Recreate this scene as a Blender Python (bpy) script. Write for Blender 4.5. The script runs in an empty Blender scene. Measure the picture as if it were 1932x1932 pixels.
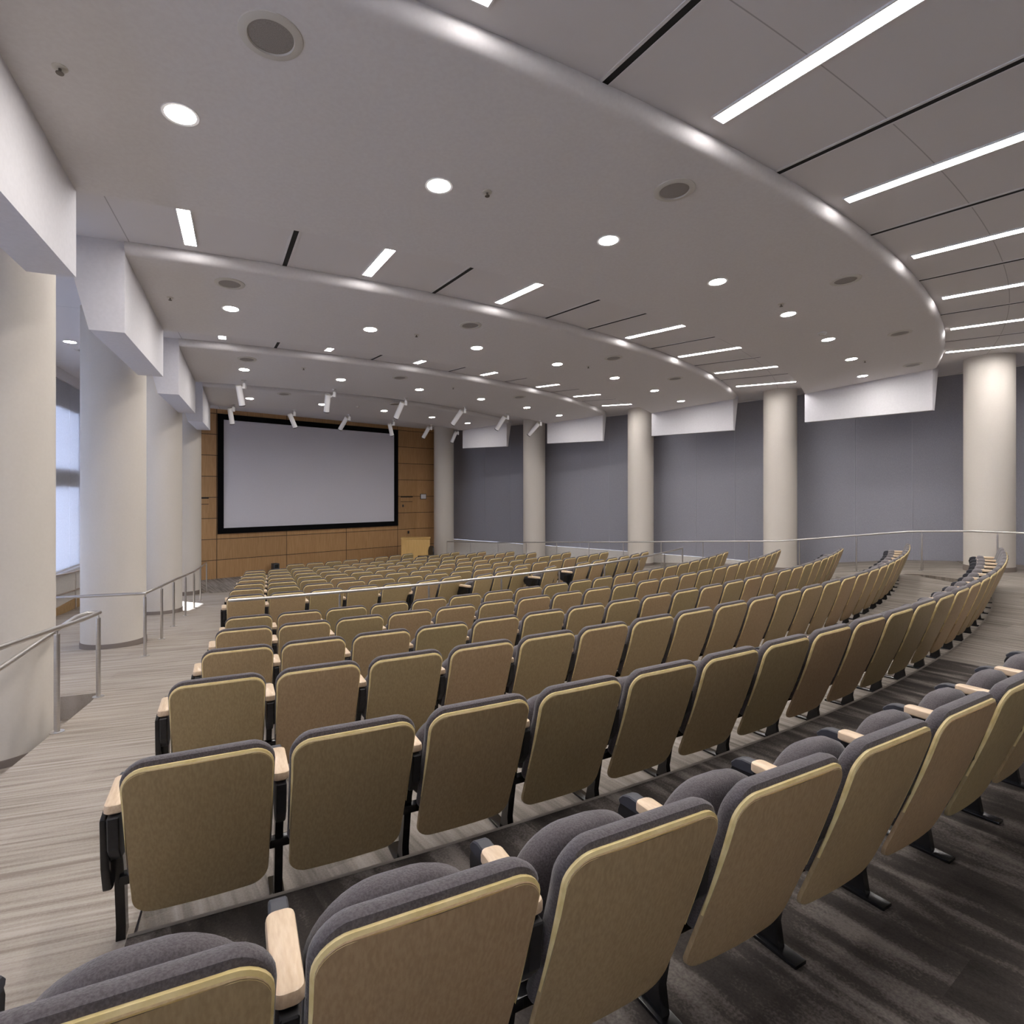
import bpy, bmesh, math, random
from mathutils import Vector, Matrix
random.seed(7)
PI = math.pi
rad = math.radians
scene = bpy.context.scene
COL = scene.collection
EYE = 1.62                      # height of the lens above the rear floor (world z = 0 there)
CS = (-12.50, 25.606)           # centre of the seating arcs
CC = (-12.24, 25.28)            # centre of the ceiling arcs
ZU = 2.87 + EYE                 # upper ceiling

# ------------------------------------------------------------------ helpers
def link(o):
    COL.objects.link(o); return o

def obj(name, bm, mat, parent=None, smooth=False, angle=None):
    me = bpy.data.meshes.new(name)
    bmesh.ops.remove_doubles(bm, verts=bm.verts, dist=1e-5)
    bmesh.ops.recalc_face_normals(bm, faces=bm.faces)
    if smooth:
        for f in bm.faces: f.smooth = True
        lim = math.cos(rad(angle or 40))
        for e in bm.edges:
            if len(e.link_faces) == 2 and e.link_faces[0].normal.dot(e.link_faces[1].normal) < lim:
                e.smooth = False
    bm.to_mesh(me); bm.free()
    me.materials.append(mat)
    o = bpy.data.objects.new(name, me); link(o)
    if parent: o.parent = parent
    return o

def tag(o, label=None, cat=None, group=None, kind=None):
    if label: o['label'] = label
    if cat: o['category'] = cat
    if group: o['group'] = group
    if kind: o['kind'] = kind
    return o

def thing(name, label, cat, loc=(0, 0, 0), rz=0, group=None):
    o = bpy.data.objects.new(name, None); link(o)
    o.empty_display_size = 0.1
    o.location = loc; o.rotation_euler = (0, 0, rz)
    return tag(o, label, cat, group)

def struct(o):
    o['kind'] = 'structure'; return o

def dup(root, loc, rz, label):
    r = root.copy(); link(r); r.location = loc; r.rotation_euler = (0, 0, rz)
    r['label'] = label
    for ch in list(root.children):
        c = ch.copy(); link(c); c.parent = r
        for g in list(ch.children):
            d = g.copy(); link(d); d.parent = c
    return r

def add_box(bm, c, s, rz=0.0, M=None):
    m = Matrix.Translation(c) @ Matrix.Rotation(rz, 4, 'Z') @ Matrix.Diagonal((s[0], s[1], s[2], 1))
    if M is not None: m = M @ m
    return bmesh.ops.create_cube(bm, size=1.0, matrix=m)['verts']

def add_cyl(bm, p0, p1, r0, r1=None, seg=16, caps=True):
    p0 = Vector(p0); p1 = Vector(p1); d = p1 - p0
    q = Vector((0, 0, 1)).rotation_difference(d.normalized()).to_matrix().to_4x4()
    m = Matrix.Translation((p0 + p1) / 2) @ q
    bmesh.ops.create_cone(bm, cap_ends=caps, segments=seg, radius1=r0, radius2=r0 if r1 is None else r1, depth=d.length, matrix=m)

def add_tube(bm, pts, r, seg=10, closed=False):
    pts = [Vector(p) for p in pts]
    n = len(pts); rings = []
    up = Vector((0, 0, 1)); prev = None
    for i, p in enumerate(pts):
        if i == 0: t = pts[1] - p
        elif i == n - 1: t = p - pts[i - 1]
        else: t = (pts[i + 1] - p).normalized() + (p - pts[i - 1]).normalized()
        t.normalize()
        if prev is None:
            a = up if abs(t.z) < .95 else Vector((1, 0, 0))
            nx = t.cross(a).normalized()
        else:
            nx = (prev - t * prev.dot(t)).normalized()
        prev = nx; ny = t.cross(nx)
        rings.append([bm.verts.new(p + nx * r * math.cos(k * 2 * PI / seg) + ny * r * math.sin(k * 2 * PI / seg)) for k in range(seg)])
    for a, b in zip(rings, rings[1:]):
        for k in range(seg):
            bm.faces.new((a[k], a[(k + 1) % seg], b[(k + 1) % seg], b[k]))
    bm.faces.new(rings[0][::-1]); bm.faces.new(rings[-1])

def add_prism(bm, poly, fn0, fn1):
    """poly: 2D points; fn0/fn1 map a point to 3D on the two end faces."""
    a = [bm.verts.new(fn0(p)) for p in poly]; b = [bm.verts.new(fn1(p)) for p in poly]
    n = len(poly)
    for i in range(n):
        bm.faces.new((a[i], a[(i + 1) % n], b[(i + 1) % n], b[i]))
    bm.faces.new(a[::-1]); bm.faces.new(b)

def add_lathe(bm, prof, seg=32, loc=(0, 0, 0)):
    rings = []
    for r, z in prof:
        if r < 1e-6: rings.append([bm.verts.new((loc[0], loc[1], loc[2] + z))])
        else: rings.append([bm.verts.new((loc[0] + r * math.cos(k * 2 * PI / seg), loc[1] + r * math.sin(k * 2 * PI / seg), loc[2] + z)) for k in range(seg)])
    for a, b in zip(rings, rings[1:]):
        for k in range(seg):
            k2 = (k + 1) % seg
            if len(a) == 1 and len(b) == 1: continue
            if len(a) == 1: bm.faces.new((a[0], b[k2], b[k]))
            elif len(b) == 1: bm.faces.new((a[k], a[k2], b[0]))
            else: bm.faces.new((a[k], a[k2], b[k2], b[k]))

def bevel(bm, w, seg=2):
    bmesh.ops.bevel(bm, geom=list(bm.edges), offset=w, segments=seg, profile=0.6, affect='EDGES')

def polar(c, R, a):
    return (c[0] + R * math.sin(a), c[1] - R * math.cos(a))

def interp(x, kn):
    if x <= kn[0][0]: return kn[0][1]
    for (a, b), (c, d) in zip(kn, kn[1:]):
        if x <= c: return b + (d - b) * (x - a) / (c - a)
    return kn[-1][1]

NUM = ('zeroth first second third fourth fifth sixth seventh eighth ninth tenth eleventh twelfth thirteenth fourteenth fifteenth '
       'sixteenth seventeenth eighteenth nineteenth twentieth twenty-first twenty-second twenty-third twenty-fourth twenty-fifth').split()

# ------------------------------------------------------------------ materials
def mat(name, col, rough=0.6, metal=0.0, spec=0.5):
    m = bpy.data.materials.new(name); m.use_nodes = True
    b = m.node_tree.nodes['Principled BSDF']
    b.inputs['Base Color'].default_value = (*col, 1); b.inputs['Roughness'].default_value = rough
    b.inputs['Metallic'].default_value = metal; b.inputs['Specular IOR Level'].default_value = spec
    return m

def nodes(m): return m.node_tree.nodes, m.node_tree.links, m.node_tree.nodes['Principled BSDF']

def speckle(m, c0, c1, scale, detail=4, coord='Object', stretch=(1, 1, 1), rot=(0, 0, 0), bump=0.0, lo=0.35, hi=0.65):
    N, L, B = nodes(m)
    tc = N.new('ShaderNodeTexCoord'); mp = N.new('ShaderNodeMapping'); no = N.new('ShaderNodeTexNoise'); rp = N.new('ShaderNodeValToRGB')
    mp.inputs['Scale'].default_value = stretch; mp.inputs['Rotation'].default_value = rot
    no.inputs['Scale'].default_value = scale; no.inputs['Detail'].default_value = detail
    rp.color_ramp.elements[0].position = lo; rp.color_ramp.elements[1].position = hi
    rp.color_ramp.elements[0].color = (*c0, 1); rp.color_ramp.elements[1].color = (*c1, 1)
    L.new(tc.outputs[coord], mp.inputs[0]); L.new(mp.outputs[0], no.inputs['Vector']); L.new(no.outputs['Fac'], rp.inputs[0])
    L.new(rp.outputs[0], B.inputs['Base Color'])
    if bump:
        bp = N.new('ShaderNodeBump'); bp.inputs['Strength'].default_value = bump; bp.inputs['Distance'].default_value = 0.01
        L.new(no.outputs['Fac'], bp.inputs['Height']); L.new(bp.outputs[0], B.inputs['Normal'])
    return rp

def math_node(N, L, op, a, b=None, c=None):
    n = N.new('ShaderNodeMath'); n.operation = op
    for i, v in enumerate((a, b, c)):
        if v is None: continue
        if isinstance(v, (int, float)): n.inputs[i].default_value = v
        else: L.new(v, n.inputs[i])
    return n.outputs[0]

M = {}
M['ceil'] = mat('white ceiling paint', (.70, .68, .68), .8); speckle(M['ceil'], (.69, .665, .665), (.72, .70, .70), 30)
M['fin'] = mat('white soffit paint', (.74, .73, .75), .75); speckle(M['fin'], (.66, .65, .68), (.69, .68, .71), 25)
M['column'] = mat('cream column paint', (.66, .62, .56), .7); speckle(M['column'], (.645, .60, .535), (.66, .615, .55), 40)
M['wall'] = mat('off white wall paint', (.68, .65, .60), .8); speckle(M['wall'], (.66, .63, .59), (.70, .67, .62), 20)
M['base'] = mat('taupe rubber base', (.20, .165, .14), .6)
M['bronze'] = mat('dark bronze', (.16, .14, .12), .45, .6)
M['black'] = mat('black plastic', (.012, .012, .014), .42); speckle(M['black'], (.010, .010, .012), (.017, .017, .019), 60)
M['steel_black'] = mat('black enamelled steel', (.010, .010, .011), .22)
M['cap'] = mat('charcoal arm rubber', (.045, .046, .056), .55)
M['slot'] = mat('black slot', (.008, .008, .008), .8)
M['chrome'] = mat('brushed stainless steel', (.52, .50, .48), .32, 1.0); speckle(M['chrome'], (.60, .58, .56), (.68, .66, .64), 8, stretch=(1, 1, 40))
M['screen'] = mat('matte projection fabric', (.60, .585, .635), .9); speckle(M['screen'], (.70, .695, .765), (.73, .725, .795), 60)
M['velvet'] = mat('black velvet border', (.006, .006, .007), .95, spec=.1)
M['white_metal'] = mat('white powder coat', (.78, .77, .78), .4)
M['grille'] = mat('speaker grille', (.23, .215, .20), .6); speckle(M['grille'], (.24, .22, .205), (.34, .315, .295), 240)
M['ring'] = mat('speaker ring', (.60, .575, .53), .55)
M['wall_plate'] = mat('white panel', (.75, .76, .80), .4)
M['dark_grey'] = mat('dark grey plastic', (.05, .05, .055), .5)

m = M['fabric'] = mat('grey upholstery', (.12, .11, .125), .95, spec=.2)
speckle(m, (.078, .067, .070), (.130, .115, .119), 190, bump=.25)
B_ = m.node_tree.nodes['Principled BSDF']; B_.inputs['Sheen Weight'].default_value = .25; B_.inputs['Sheen Roughness'].default_value = .5

# chair back veneer: fine vertical grain, tone varies a little from chair to chair
m = M['veneer'] = mat('beech veneer', (.33, .24, .13), .48)
rp = speckle(m, (.37, .27, .140), (.445, .335, .183), 14, detail=6, stretch=(9, 9, .8))
N, L, B = nodes(m)
oi = N.new('ShaderNodeObjectInfo'); hs = N.new('ShaderNodeHueSaturation')
L.new(math_node(N, L, 'MULTIPLY_ADD', oi.outputs['Random'], .16, .92), hs.inputs['Value'])
L.new(math_node(N, L, 'MULTIPLY_ADD', oi.outputs['Random'], -.022, .509), hs.inputs['Hue'])
hs.inputs['Saturation'].default_value = 1.04
L.new(rp.outputs[0], hs.inputs['Color']); L.new(hs.outputs[0], B.inputs['Base Color'])
M['edge'] = mat('pale ply edge', (.70, .55, .25), .4); speckle(M['edge'], (.74, .58, .25), (.86, .70, .36), 25, stretch=(1, 1, 1))
M['arm'] = mat('clear maple', (.72, .55, .37), .32); speckle(M['arm'], (.68, .50, .325), (.77, .60, .42), 22, stretch=(6, 1, 6))

# panelled wood wall with joints every 2.445 m and 0.715 m
def wood_wall(name, x0, px, zoff):
    m = mat(name, (.36, .2, .09), .5)
    rp = speckle(m, (.42, .235, .095), (.53, .315, .145), 5, detail=7, stretch=(7, 7, .45), lo=.3, hi=.7)
    N, L, B = nodes(m)
    tc = N.new('ShaderNodeTexCoord'); sp = N.new('ShaderNodeSeparateXYZ'); L.new(tc.outputs['Object'], sp.inputs[0])
    def joint(s, off, per, w):
        f = math_node(N, L, 'FRACT', math_node(N, L, 'DIVIDE', math_node(N, L, 'SUBTRACT', s, off), per))
        return math_node(N, L, 'LESS_THAN', math_node(N, L, 'MULTIPLY', f, per), w)
    j = math_node(N, L, 'MAXIMUM', joint(sp.outputs['X'], x0, px, .022), joint(sp.outputs['Z'], zoff, .715, .022))
    # each panel its own tone
    cx = math_node(N, L, 'FLOOR', math_node(N, L, 'DIVIDE', math_node(N, L, 'SUBTRACT', sp.outputs['X'], x0), px))
    cz = math_node(N, L, 'FLOOR', math_node(N, L, 'DIVIDE', math_node(N, L, 'SUBTRACT', sp.outputs['Z'], zoff), .715))
    cb = N.new('ShaderNodeCombineXYZ'); L.new(cx, cb.inputs[0]); L.new(cz, cb.inputs[1])
    wn = N.new('ShaderNodeTexWhiteNoise'); wn.noise_dimensions = '3D'; L.new(cb.outputs[0], wn.inputs['Vector'])
    hs = N.new('ShaderNodeHueSaturation'); L.new(math_node(N, L, 'MULTIPLY_ADD', wn.outputs['Value'], .2, .9), hs.inputs['Value']); L.new(rp.outputs[0], hs.inputs['Color'])
    mx = N.new('ShaderNodeMix'); mx.data_type = 'RGBA'
    L.new(j, mx.inputs['Factor']); L.new(hs.outputs[0], mx.inputs['A']); mx.inputs['B'].default_value = (.06, .03, .015, 1)
    L.new(mx.outputs['Result'], B.inputs['Base Color'])
    return m
M['woodwall'] = wood_wall('cherry wall panelling', .146, 2.445, -.16 + EYE)
M['woodwall2'] = wood_wall('cherry side panelling', -.4, 2.445, -.16 + EYE)
M['lectern'] = mat('honey oak', (.50, .30, .10), .45); speckle(M['lectern'], (.66, .41, .135), (.74, .48, .18), 6, detail=6, stretch=(8, 8, .5))
M['oak_base'] = mat('oak skirting', (.42, .27, .12), .5); speckle(M['oak_base'], (.38, .24, .10), (.46, .30, .14), 8, stretch=(4, 4, 1))

def carpet(name, ang, c0, c1, c2, block):
    """loop-pile carpet tile: fine streaks along one direction, plus tiles of differing tone"""
    m = mat(name, c1, .95, spec=.15)
    N, L, B = nodes(m)
    tc = N.new('ShaderNodeTexCoord'); mp = N.new('ShaderNodeMapping'); mp.inputs['Rotation'].default_value = (0, 0, -ang)
    L.new(tc.outputs['Object'], mp.inputs[0])
    def noise(st, sc, det):
        q = N.new('ShaderNodeMapping'); q.inputs['Scale'].default_value = st; L.new(mp.outputs[0], q.inputs[0])
        n = N.new('ShaderNodeTexNoise'); n.inputs['Scale'].default_value = sc; n.inputs['Detail'].default_value = det; n.inputs['Distortion'].default_value = .25
        L.new(q.outputs[0], n.inputs['Vector']); return n.outputs['Fac']
    streak = noise(block[4], block[3], 3)
    fine = noise((1, 1, 1), 110, 3)
    sp = N.new('ShaderNodeSeparateXYZ'); L.new(mp.outputs[0], sp.inputs[0])
    cy = math_node(N, L, 'FLOOR', math_node(N, L, 'DIVIDE', sp.outputs['Y'], block[1]))
    wn0 = N.new('ShaderNodeTexWhiteNoise'); wn0.noise_dimensions = '1D'; L.new(cy, wn0.inputs['W'])
    cx = math_node(N, L, 'FLOOR', math_node(N, L, 'ADD', math_node(N, L, 'DIVIDE', sp.outputs['X'], block[0]), wn0.outputs['Value']))
    cb = N.new('ShaderNodeCombineXYZ'); L.new(cx, cb.inputs[0]); L.new(cy, cb.inputs[1])
    wn = N.new('ShaderNodeTexWhiteNoise'); wn.noise_dimensions = '2D'; L.new(cb.outputs[0], wn.inputs['Vector'])
    ws, wb = 1 - block[2] - .2, block[2]
    v = math_node(N, L, 'ADD', math_node(N, L, 'MULTIPLY', streak, ws), math_node(N, L, 'MULTIPLY', wn.outputs['Value'], wb))
    v = math_node(N, L, 'ADD', v, math_node(N, L, 'MULTIPLY', fine, .2))
    rp = N.new('ShaderNodeValToRGB'); e = rp.color_ramp.elements
    sp_ = .13 + wb * .25
    e[0].position = .5 - sp_; e[0].color = (*c0, 1); e[1].position = .5 + sp_; e[1].color = (*c2, 1)
    k = e.new(.5); k.color = (*c1, 1)
    L.new(v, rp.inputs[0]); L.new(rp.outputs[0], B.inputs['Base Color'])
    bp = N.new('ShaderNodeBump'); bp.inputs['Strength'].default_value = .3; bp.inputs['Distance'].default_value = .006
    L.new(fine, bp.inputs['Height']); L.new(bp.outputs[0], B.inputs['Normal'])
    return m
M['carpet_light'] = carpet('aisle carpet', rad(18), (.27, .23, .19), (.39, .34, .285), (.47, .42, .365), (1.0, .5, .04, 2.2, (.55, 15, 1)))
M['carpet_dark'] = carpet('tier carpet', rad(126), (.030, .026, .023), (.062, .053, .047), (.21, .185, .165), (.95, .25, .10, 1.9, (1.0, 4.2, 1)))
M['carpet_mid'] = carpet('side carpet', rad(126), (.16, .14, .12), (.26, .23, .20), (.36, .32, .285), (1.0, .3, .08, 2.0, (.5, 11, 1)))

def emit(name, col, s):
    m = bpy.data.materials.new(name); m.use_nodes = True
    N, L = m.node_tree.nodes, m.node_tree.links
    N.clear(); e = N.new('ShaderNodeEmission'); o = N.new('ShaderNodeOutputMaterial')
    e.inputs[0].default_value = (*col, 1); e.inputs[1].default_value = s; L.new(e.outputs[0], o.inputs[0])
    return m
M['lamp'] = emit('downlight lens', (1, .95, .90), 85)
M['tube'] = emit('linear lamp diffuser', (1, .955, .94), 20)

def shade_mat(name, col, trans):
    m = bpy.data.materials.new(name); m.use_nodes = True
    N, L = m.node_tree.nodes, m.node_tree.links; N.clear()
    d = N.new('ShaderNodeBsdfDiffuse'); t = N.new('ShaderNodeBsdfTranslucent'); x = N.new('ShaderNodeMixShader'); o = N.new('ShaderNodeOutputMaterial')
    tc = N.new('ShaderNodeTexCoord'); n = N.new('ShaderNodeTexNoise'); n.inputs['Scale'].default_value = 90; rp = N.new('ShaderNodeValToRGB')
    mp = N.new('ShaderNodeMapping'); mp.inputs['Scale'].default_value = (1, 1, .3); L.new(tc.outputs['Object'], mp.inputs[0]); L.new(mp.outputs[0], n.inputs['Vector'])
    rp.color_ramp.elements[0].position = .3; rp.color_ramp.elements[1].position = .7
    rp.color_ramp.elements[0].color = (*[c * .92 for c in col], 1); rp.color_ramp.elements[1].color = (*[c * 1.06 for c in col], 1)
    L.new(n.outputs['Fac'], rp.inputs[0]); L.new(rp.outputs[0], d.inputs[0]); L.new(rp.outputs[0], t.inputs[0])
    x.inputs[0].default_value = trans; L.new(d.outputs[0], x.inputs[1]); L.new(t.outputs[0], x.inputs[2]); L.new(x.outputs[0], o.inputs[0])
    return m
M['shade_grey'] = shade_mat('grey blackout cloth', (.32, .32, .36), .0)
M['seam_light'] = mat('pale daylight seam', (.36, .36, .41), .45)  # pale grey stands in for daylight showing at the shade seams
M['shade_white'] = shade_mat('white translucent cloth', (.75, .76, .80), .55)

# upper ceiling: white with thin joints, concentric and radial
m = M['ceil_upper'] = mat('upper ceiling panels', (.70, .68, .68), .8)
N, L, B = nodes(m)
tc = N.new('ShaderNodeTexCoord'); sp = N.new('ShaderNodeSeparateXYZ'); L.new(tc.outputs['Object'], sp.inputs[0])
dx = math_node(N, L, 'SUBTRACT', sp.outputs['X'], CC[0]); dy = math_node(N, L, 'SUBTRACT', CC[1], sp.outputs['Y'])
R_ = math_node(N, L, 'SQRT', math_node(N, L, 'ADD', math_node(N, L, 'POWER', dx, 2), math_node(N, L, 'POWER', dy, 2)))
A_ = math_node(N, L, 'ARCTAN2', dx, dy)
acc = None
for r0 in (25.72, 28.2, 21.62, 17.15, 12.9):
    f = math_node(N, L, 'LESS_THAN', math_node(N, L, 'ABSOLUTE', math_node(N, L, 'SUBTRACT', R_, r0)), .0045)
    acc = f if acc is None else math_node(N, L, 'MAXIMUM', acc, f)
f = math_node(N, L, 'LESS_THAN', math_node(N, L, 'MULTIPLY', math_node(N, L, 'ABSOLUTE', math_node(N, L, 'SUBTRACT', A_, rad(22.9))), R_), .006)
acc = math_node(N, L, 'MAXIMUM', acc, f)
mx = N.new('ShaderNodeMix'); mx.data_type = 'RGBA'; L.new(acc, mx.inputs['Factor'])
mx.inputs['A'].default_value = (.69, .665, .665, 1); mx.inputs['B'].default_value = (.42, .40, .40, 1)
L.new(mx.outputs['Result'], B.inputs['Base Color'])

# ------------------------------------------------------------------ seating layout
ROW_R = [27.377, 26.121, 24.776, 23.588, 22.316, 21.106, 19.415, 18.211, 17.021, 15.805, 14.591, 13.385, 12.175, 10.965]
ROW_A = [.4377, .4401, .4410, .4455, .4483, .4517, .4521, .4542, .4585, .4638, .4692, .4768, .4841, .5900]
ROW_Z = [-.816, -.937, -1.058, -1.179, -1.301, -1.422, -1.446, -1.537, -1.627, -1.718, -1.809, -1.899, -1.990, -2.030]
ROW_N = [12, 23, 25, 23, 22, 21, 17, 17, 16, 15, 15, 14, 13, 8]
CH = .82                        # chair height
PITCH = .56
ROW_F = [z - CH + EYE for z in ROW_Z]     # tier levels

FL = [(9.6, -2.93), (10.97, -2.85), (12.18, -2.80), (17.5, -2.40), (19.42, -2.25), (21.1, -2.19), (26.5, -1.64), (28.0, -1.62)]
FR = [(9.6, -2.93), (12.0, -2.85), (17.8, -2.47), (22.06, -2.16), (24.8, -1.73), (25.8, -1.65), (27.0, -1.62)]
fl = lambda R: interp(R, FL) + EYE
fr = lambda R: interp(R, FR) + EYE
STAGE = -2.93 + EYE

def row_span(r):
    R = ROW_R[r]
    return ROW_A[r] + .03 / R, ROW_A[r] + (ROW_N[r] * PITCH + .31) / R
TIN = [ROW_R[r + 1] - .18 for r in range(13)] + [9.9]
TOUT = [27.95] + [TIN[r - 1] for r in range(1, 14)]

def tier_at(R):
    for r in range(14):
        if TIN[r] <= R <= TOUT[r]: return r
    return None

# ------------------------------------------------------------------ floor
def line_ang(c, R, p, d):
    """angle about c where the circle of radius R meets the line p + s d, the end nearer the rear"""
    fx, fy = p[0] - c[0], p[1] - c[1]
    A = d[0] ** 2 + d[1] ** 2; Bq = fx * d[0] + fy * d[1]; Cq = fx * fx + fy * fy - R * R
    s = (-Bq - math.sqrt(max(0, Bq * Bq - A * Cq))) / A
    x, y = p[0] + s * d[0] - c[0], p[1] + s * d[1] - c[1]
    return math.atan2(x, -y)
WIN_P, WIN_D = (-10.3, 13.2), (-.3817, .9243)
EDGE_P, EDGE_D = (-3.57, 4.10), (-.387, .922)
R_LAND = 20.76

def ring_strip(bm, cells):
    for quad in cells: bm.faces.new([bm.verts.new(p) for p in quad])

def frange(a, b, n): return [a + (b - a) * i / n for i in range(n + 1)]

def polar_patch(bm, R0, R1, aL, aR, z, nR, nA):
    """aL, aR: functions of R; z: function of R"""
    Rs = frange(R0, R1, nR); V = []
    for R in Rs:
        l, r = aL(R), aR(R)
        V.append([bm.verts.new((*polar(CS, R, l + (r - l) * i / nA), z(R))) for i in range(nA + 1)])
    for a, b in zip(V, V[1:]):
        for i in range(nA): bm.faces.new((a[i], a[i + 1], b[i + 1], b[i]))
    return V

# edges of the seating zone (smooth functions of R, from the rows)
KS = [(ROW_R[r], row_span(r)[0]) for r in range(13)][::-1]
KE = [(ROW_R[r], row_span(r)[1]) for r in range(1, 13)][::-1]
seat_a0 = lambda R: interp(R, KS)
seat_a1 = lambda R: interp(R, KE)

bm = bmesh.new()
polar_patch(bm, 9.3, R_LAND, lambda R: line_ang(CS, R, WIN_P, WIN_D), seat_a0, fl, 40, 10)
polar_patch(bm, R_LAND, 26.0, lambda R: line_ang(CS, R, EDGE_P, EDGE_D), seat_a0, fl, 30, 8)
# edge skirt beside the lower side passage
for a, b in zip(frange(R_LAND, 31.0, 30), frange(R_LAND, 31.0, 30)[1:]):
    p = [(*polar(CS, R, line_ang(CS, R, EDGE_P, EDGE_D)),) for R in (a, b)]
    bm.faces.new([bm.verts.new(q) for q in ((*p[0], fl(a)), (*p[1], fl(b)), (*p[1], fl(b) - .4), (*p[0], fl(a) - .4))])
floor_aisle = struct(obj('floor', bm, M['carpet_light'], smooth=True))
bm = bmesh.new()
polar_patch(bm, R_LAND, 31.2, lambda R: line_ang(CS, R, WIN_P, WIN_D), lambda R: line_ang(CS, R, EDGE_P, EDGE_D) - .0004, lambda R: fl(R) - .25, 30, 6)
for i in range(12):
    l, r = line_ang(CS, R_LAND, WIN_P, WIN_D), line_ang(CS, R_LAND, EDGE_P, EDGE_D)
    a, b = l + (r - l) * i / 12, l + (r - l) * (i + 1) / 12
    bm.faces.new([bm.verts.new(q) for q in ((*polar(CS, R_LAND, a), fl(R_LAND)), (*polar(CS, R_LAND, b), fl(R_LAND)), (*polar(CS, R_LAND, b), fl(R_LAND) - .4), (*polar(CS, R_LAND, a), fl(R_LAND) - .4))])
struct(obj('floor_side', bm, M['carpet_light'], smooth=True))
# right hand walkway
bm = bmesh.new()
V = polar_patch(bm, 9.3, ROW_R[1] - .18, seat_a1, lambda R: max(seat_a1(R) + .3, 1.25), fr, 50, 10)
def skirt(bm, edge, dz):
    for a, b in zip(edge, edge[1:]):
        bm.faces.new((a, b, bm.verts.new(b.co - Vector((0, 0, dz))), bm.verts.new(a.co - Vector((0, 0, dz)))))
skirt(bm, [r_[0] for r_ in V], .5)
V = polar_patch(bm, ROW_R[1] - .18, 27.95, lambda R: .70, lambda R: 1.25, lambda R: max(fr(R), ROW_F[0]), 4, 16); skirt(bm, V[0], .4)
struct(obj('floor_walkway', bm, M['carpet_mid'], smooth=True))
# flat rear floor behind the last row
bm = bmesh.new()
polar_patch(bm, 27.95, 31.8, lambda R: line_ang(CS, R, EDGE_P, EDGE_D), lambda R: 1.25, lambda R: -.012, 4, 24)

struct(obj('floor_rear', bm, M['carpet_dark'], smooth=True))
bm = bmesh.new()
polar_patch(bm, 26.0, 27.95, lambda R: line_ang(CS, R, EDGE_P, EDGE_D), seat_a0, fl, 4, 6)
struct(obj('floor_landing', bm, M['carpet_light'], smooth=True))
bm = bmesh.new(); add_box(bm, (2, 12, -2.2), (44, 44, .2))  # unseen slab added below all floors to block sky light
struct(obj('floor_light_block', bm, M['base']))
# stage level
bm = bmesh.new()
polar_patch(bm, 3.0, 9.31, lambda R: line_ang(CS, R, WIN_P, WIN_D), lambda R: 1.9, lambda R: STAGE, 6, 16)
struct(obj('floor_stage', bm, M['carpet_mid'], smooth=True))
# tiers
for r in range(14):
    bm = bmesh.new(); n = 28
    z = ROW_F[r]
    a0 = (lambda R: seat_a0(R)) if r < 13 else (lambda R: ROW_A[13] - .36 / ROW_R[13])
    a1 = (lambda R: seat_a1(R)) if r > 0 else (lambda R: .70)
    if r == 13: a1 = lambda R: ROW_A[13] + (8 * PITCH + .36) / ROW_R[13]
    V = polar_patch(bm, TIN[r], TOUT[r], a0, a1, lambda R: z, 4, n)
    for i in range(n):                                     # riser
        a, b = V[0][i], V[0][i + 1]
        bm.faces.new((a, b, bm.verts.new(b.co - Vector((0, 0, .25))), bm.verts.new(a.co - Vector((0, 0, .25)))))
    for side in (0, -1):
        for k in range(4):
            a, b = V[k][side], V[k + 1][side]
            bm.faces.new((a, b, bm.verts.new(b.co - Vector((0, 0, .25))), bm.verts.new(a.co - Vector((0, 0, .25)))))
    struct(obj('floor_tier', bm, M['carpet_dark'] if r == 0 else M['carpet_mid']))
M['nosing'] = mat('step edge strip', (.21, .185, .16), .8)
for r in range(13):
    bm = bmesh.new()
    R = TIN[r]; a0, a1 = seat_a0(R), (seat_a1(R) if r > 0 else 1.1)
    n = 40; z = ROW_F[r]
    for i in range(n):
        a, b = a0 + (a1 - a0) * i / n, a0 + (a1 - a0) * (i + 1) / n
        bm.faces.new([bm.verts.new((*polar(CS, rr, t), z + .004)) for rr, t in ((R - .004, a), (R - .004, b), (R + .016, b), (R + .016, a))])
    struct(obj('trim_%d' % (r + 1), bm, M['nosing']))

# ------------------------------------------------------------------ walls and upper ceiling
def wall_quad(name, pts, z0, z1, mt, thick=.2, side=1):
    """vertical wall along a polyline, given thickness to one side"""
    bm = bmesh.new()
    n = len(pts); off = []
    for i, p in enumerate(pts):
        a = pts[max(i - 1, 0)]; b = pts[min(i + 1, n - 1)]
        d = Vector((b[0] - a[0], b[1] - a[1])).normalized()
        off.append((p[0] - d.y * thick * side, p[1] + d.x * thick * side))
    for i in range(n - 1):
        add = [(*pts[i], z0), (*pts[i + 1], z0), (*pts[i + 1], z1), (*pts[i], z1)]
        bb = [(*off[i], z0), (*off[i + 1], z0), (*off[i + 1], z1), (*off[i], z1)]
        va = [bm.verts.new(p) for p in add]; vb = [bm.verts.new(p) for p in bb]
        bm.faces.new(va); bm.faces.new(vb)
        bm.faces.new((va[0], va[1], vb[1], vb[0])); bm.faces.new((va[3], va[2], vb[2], vb[3]))
        if i == 0: bm.faces.new((va[0], va[3], vb[3], vb[0]))
        if i == n - 2: bm.faces.new((va[1], va[2], vb[2], vb[1]))
    return struct(obj(name, bm, mt))

bm = bmesh.new(); add_box(bm, (3, 12, ZU + .1), (46, 44, .2))
struct(obj('ceiling', bm, M['ceil_upper']))

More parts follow.
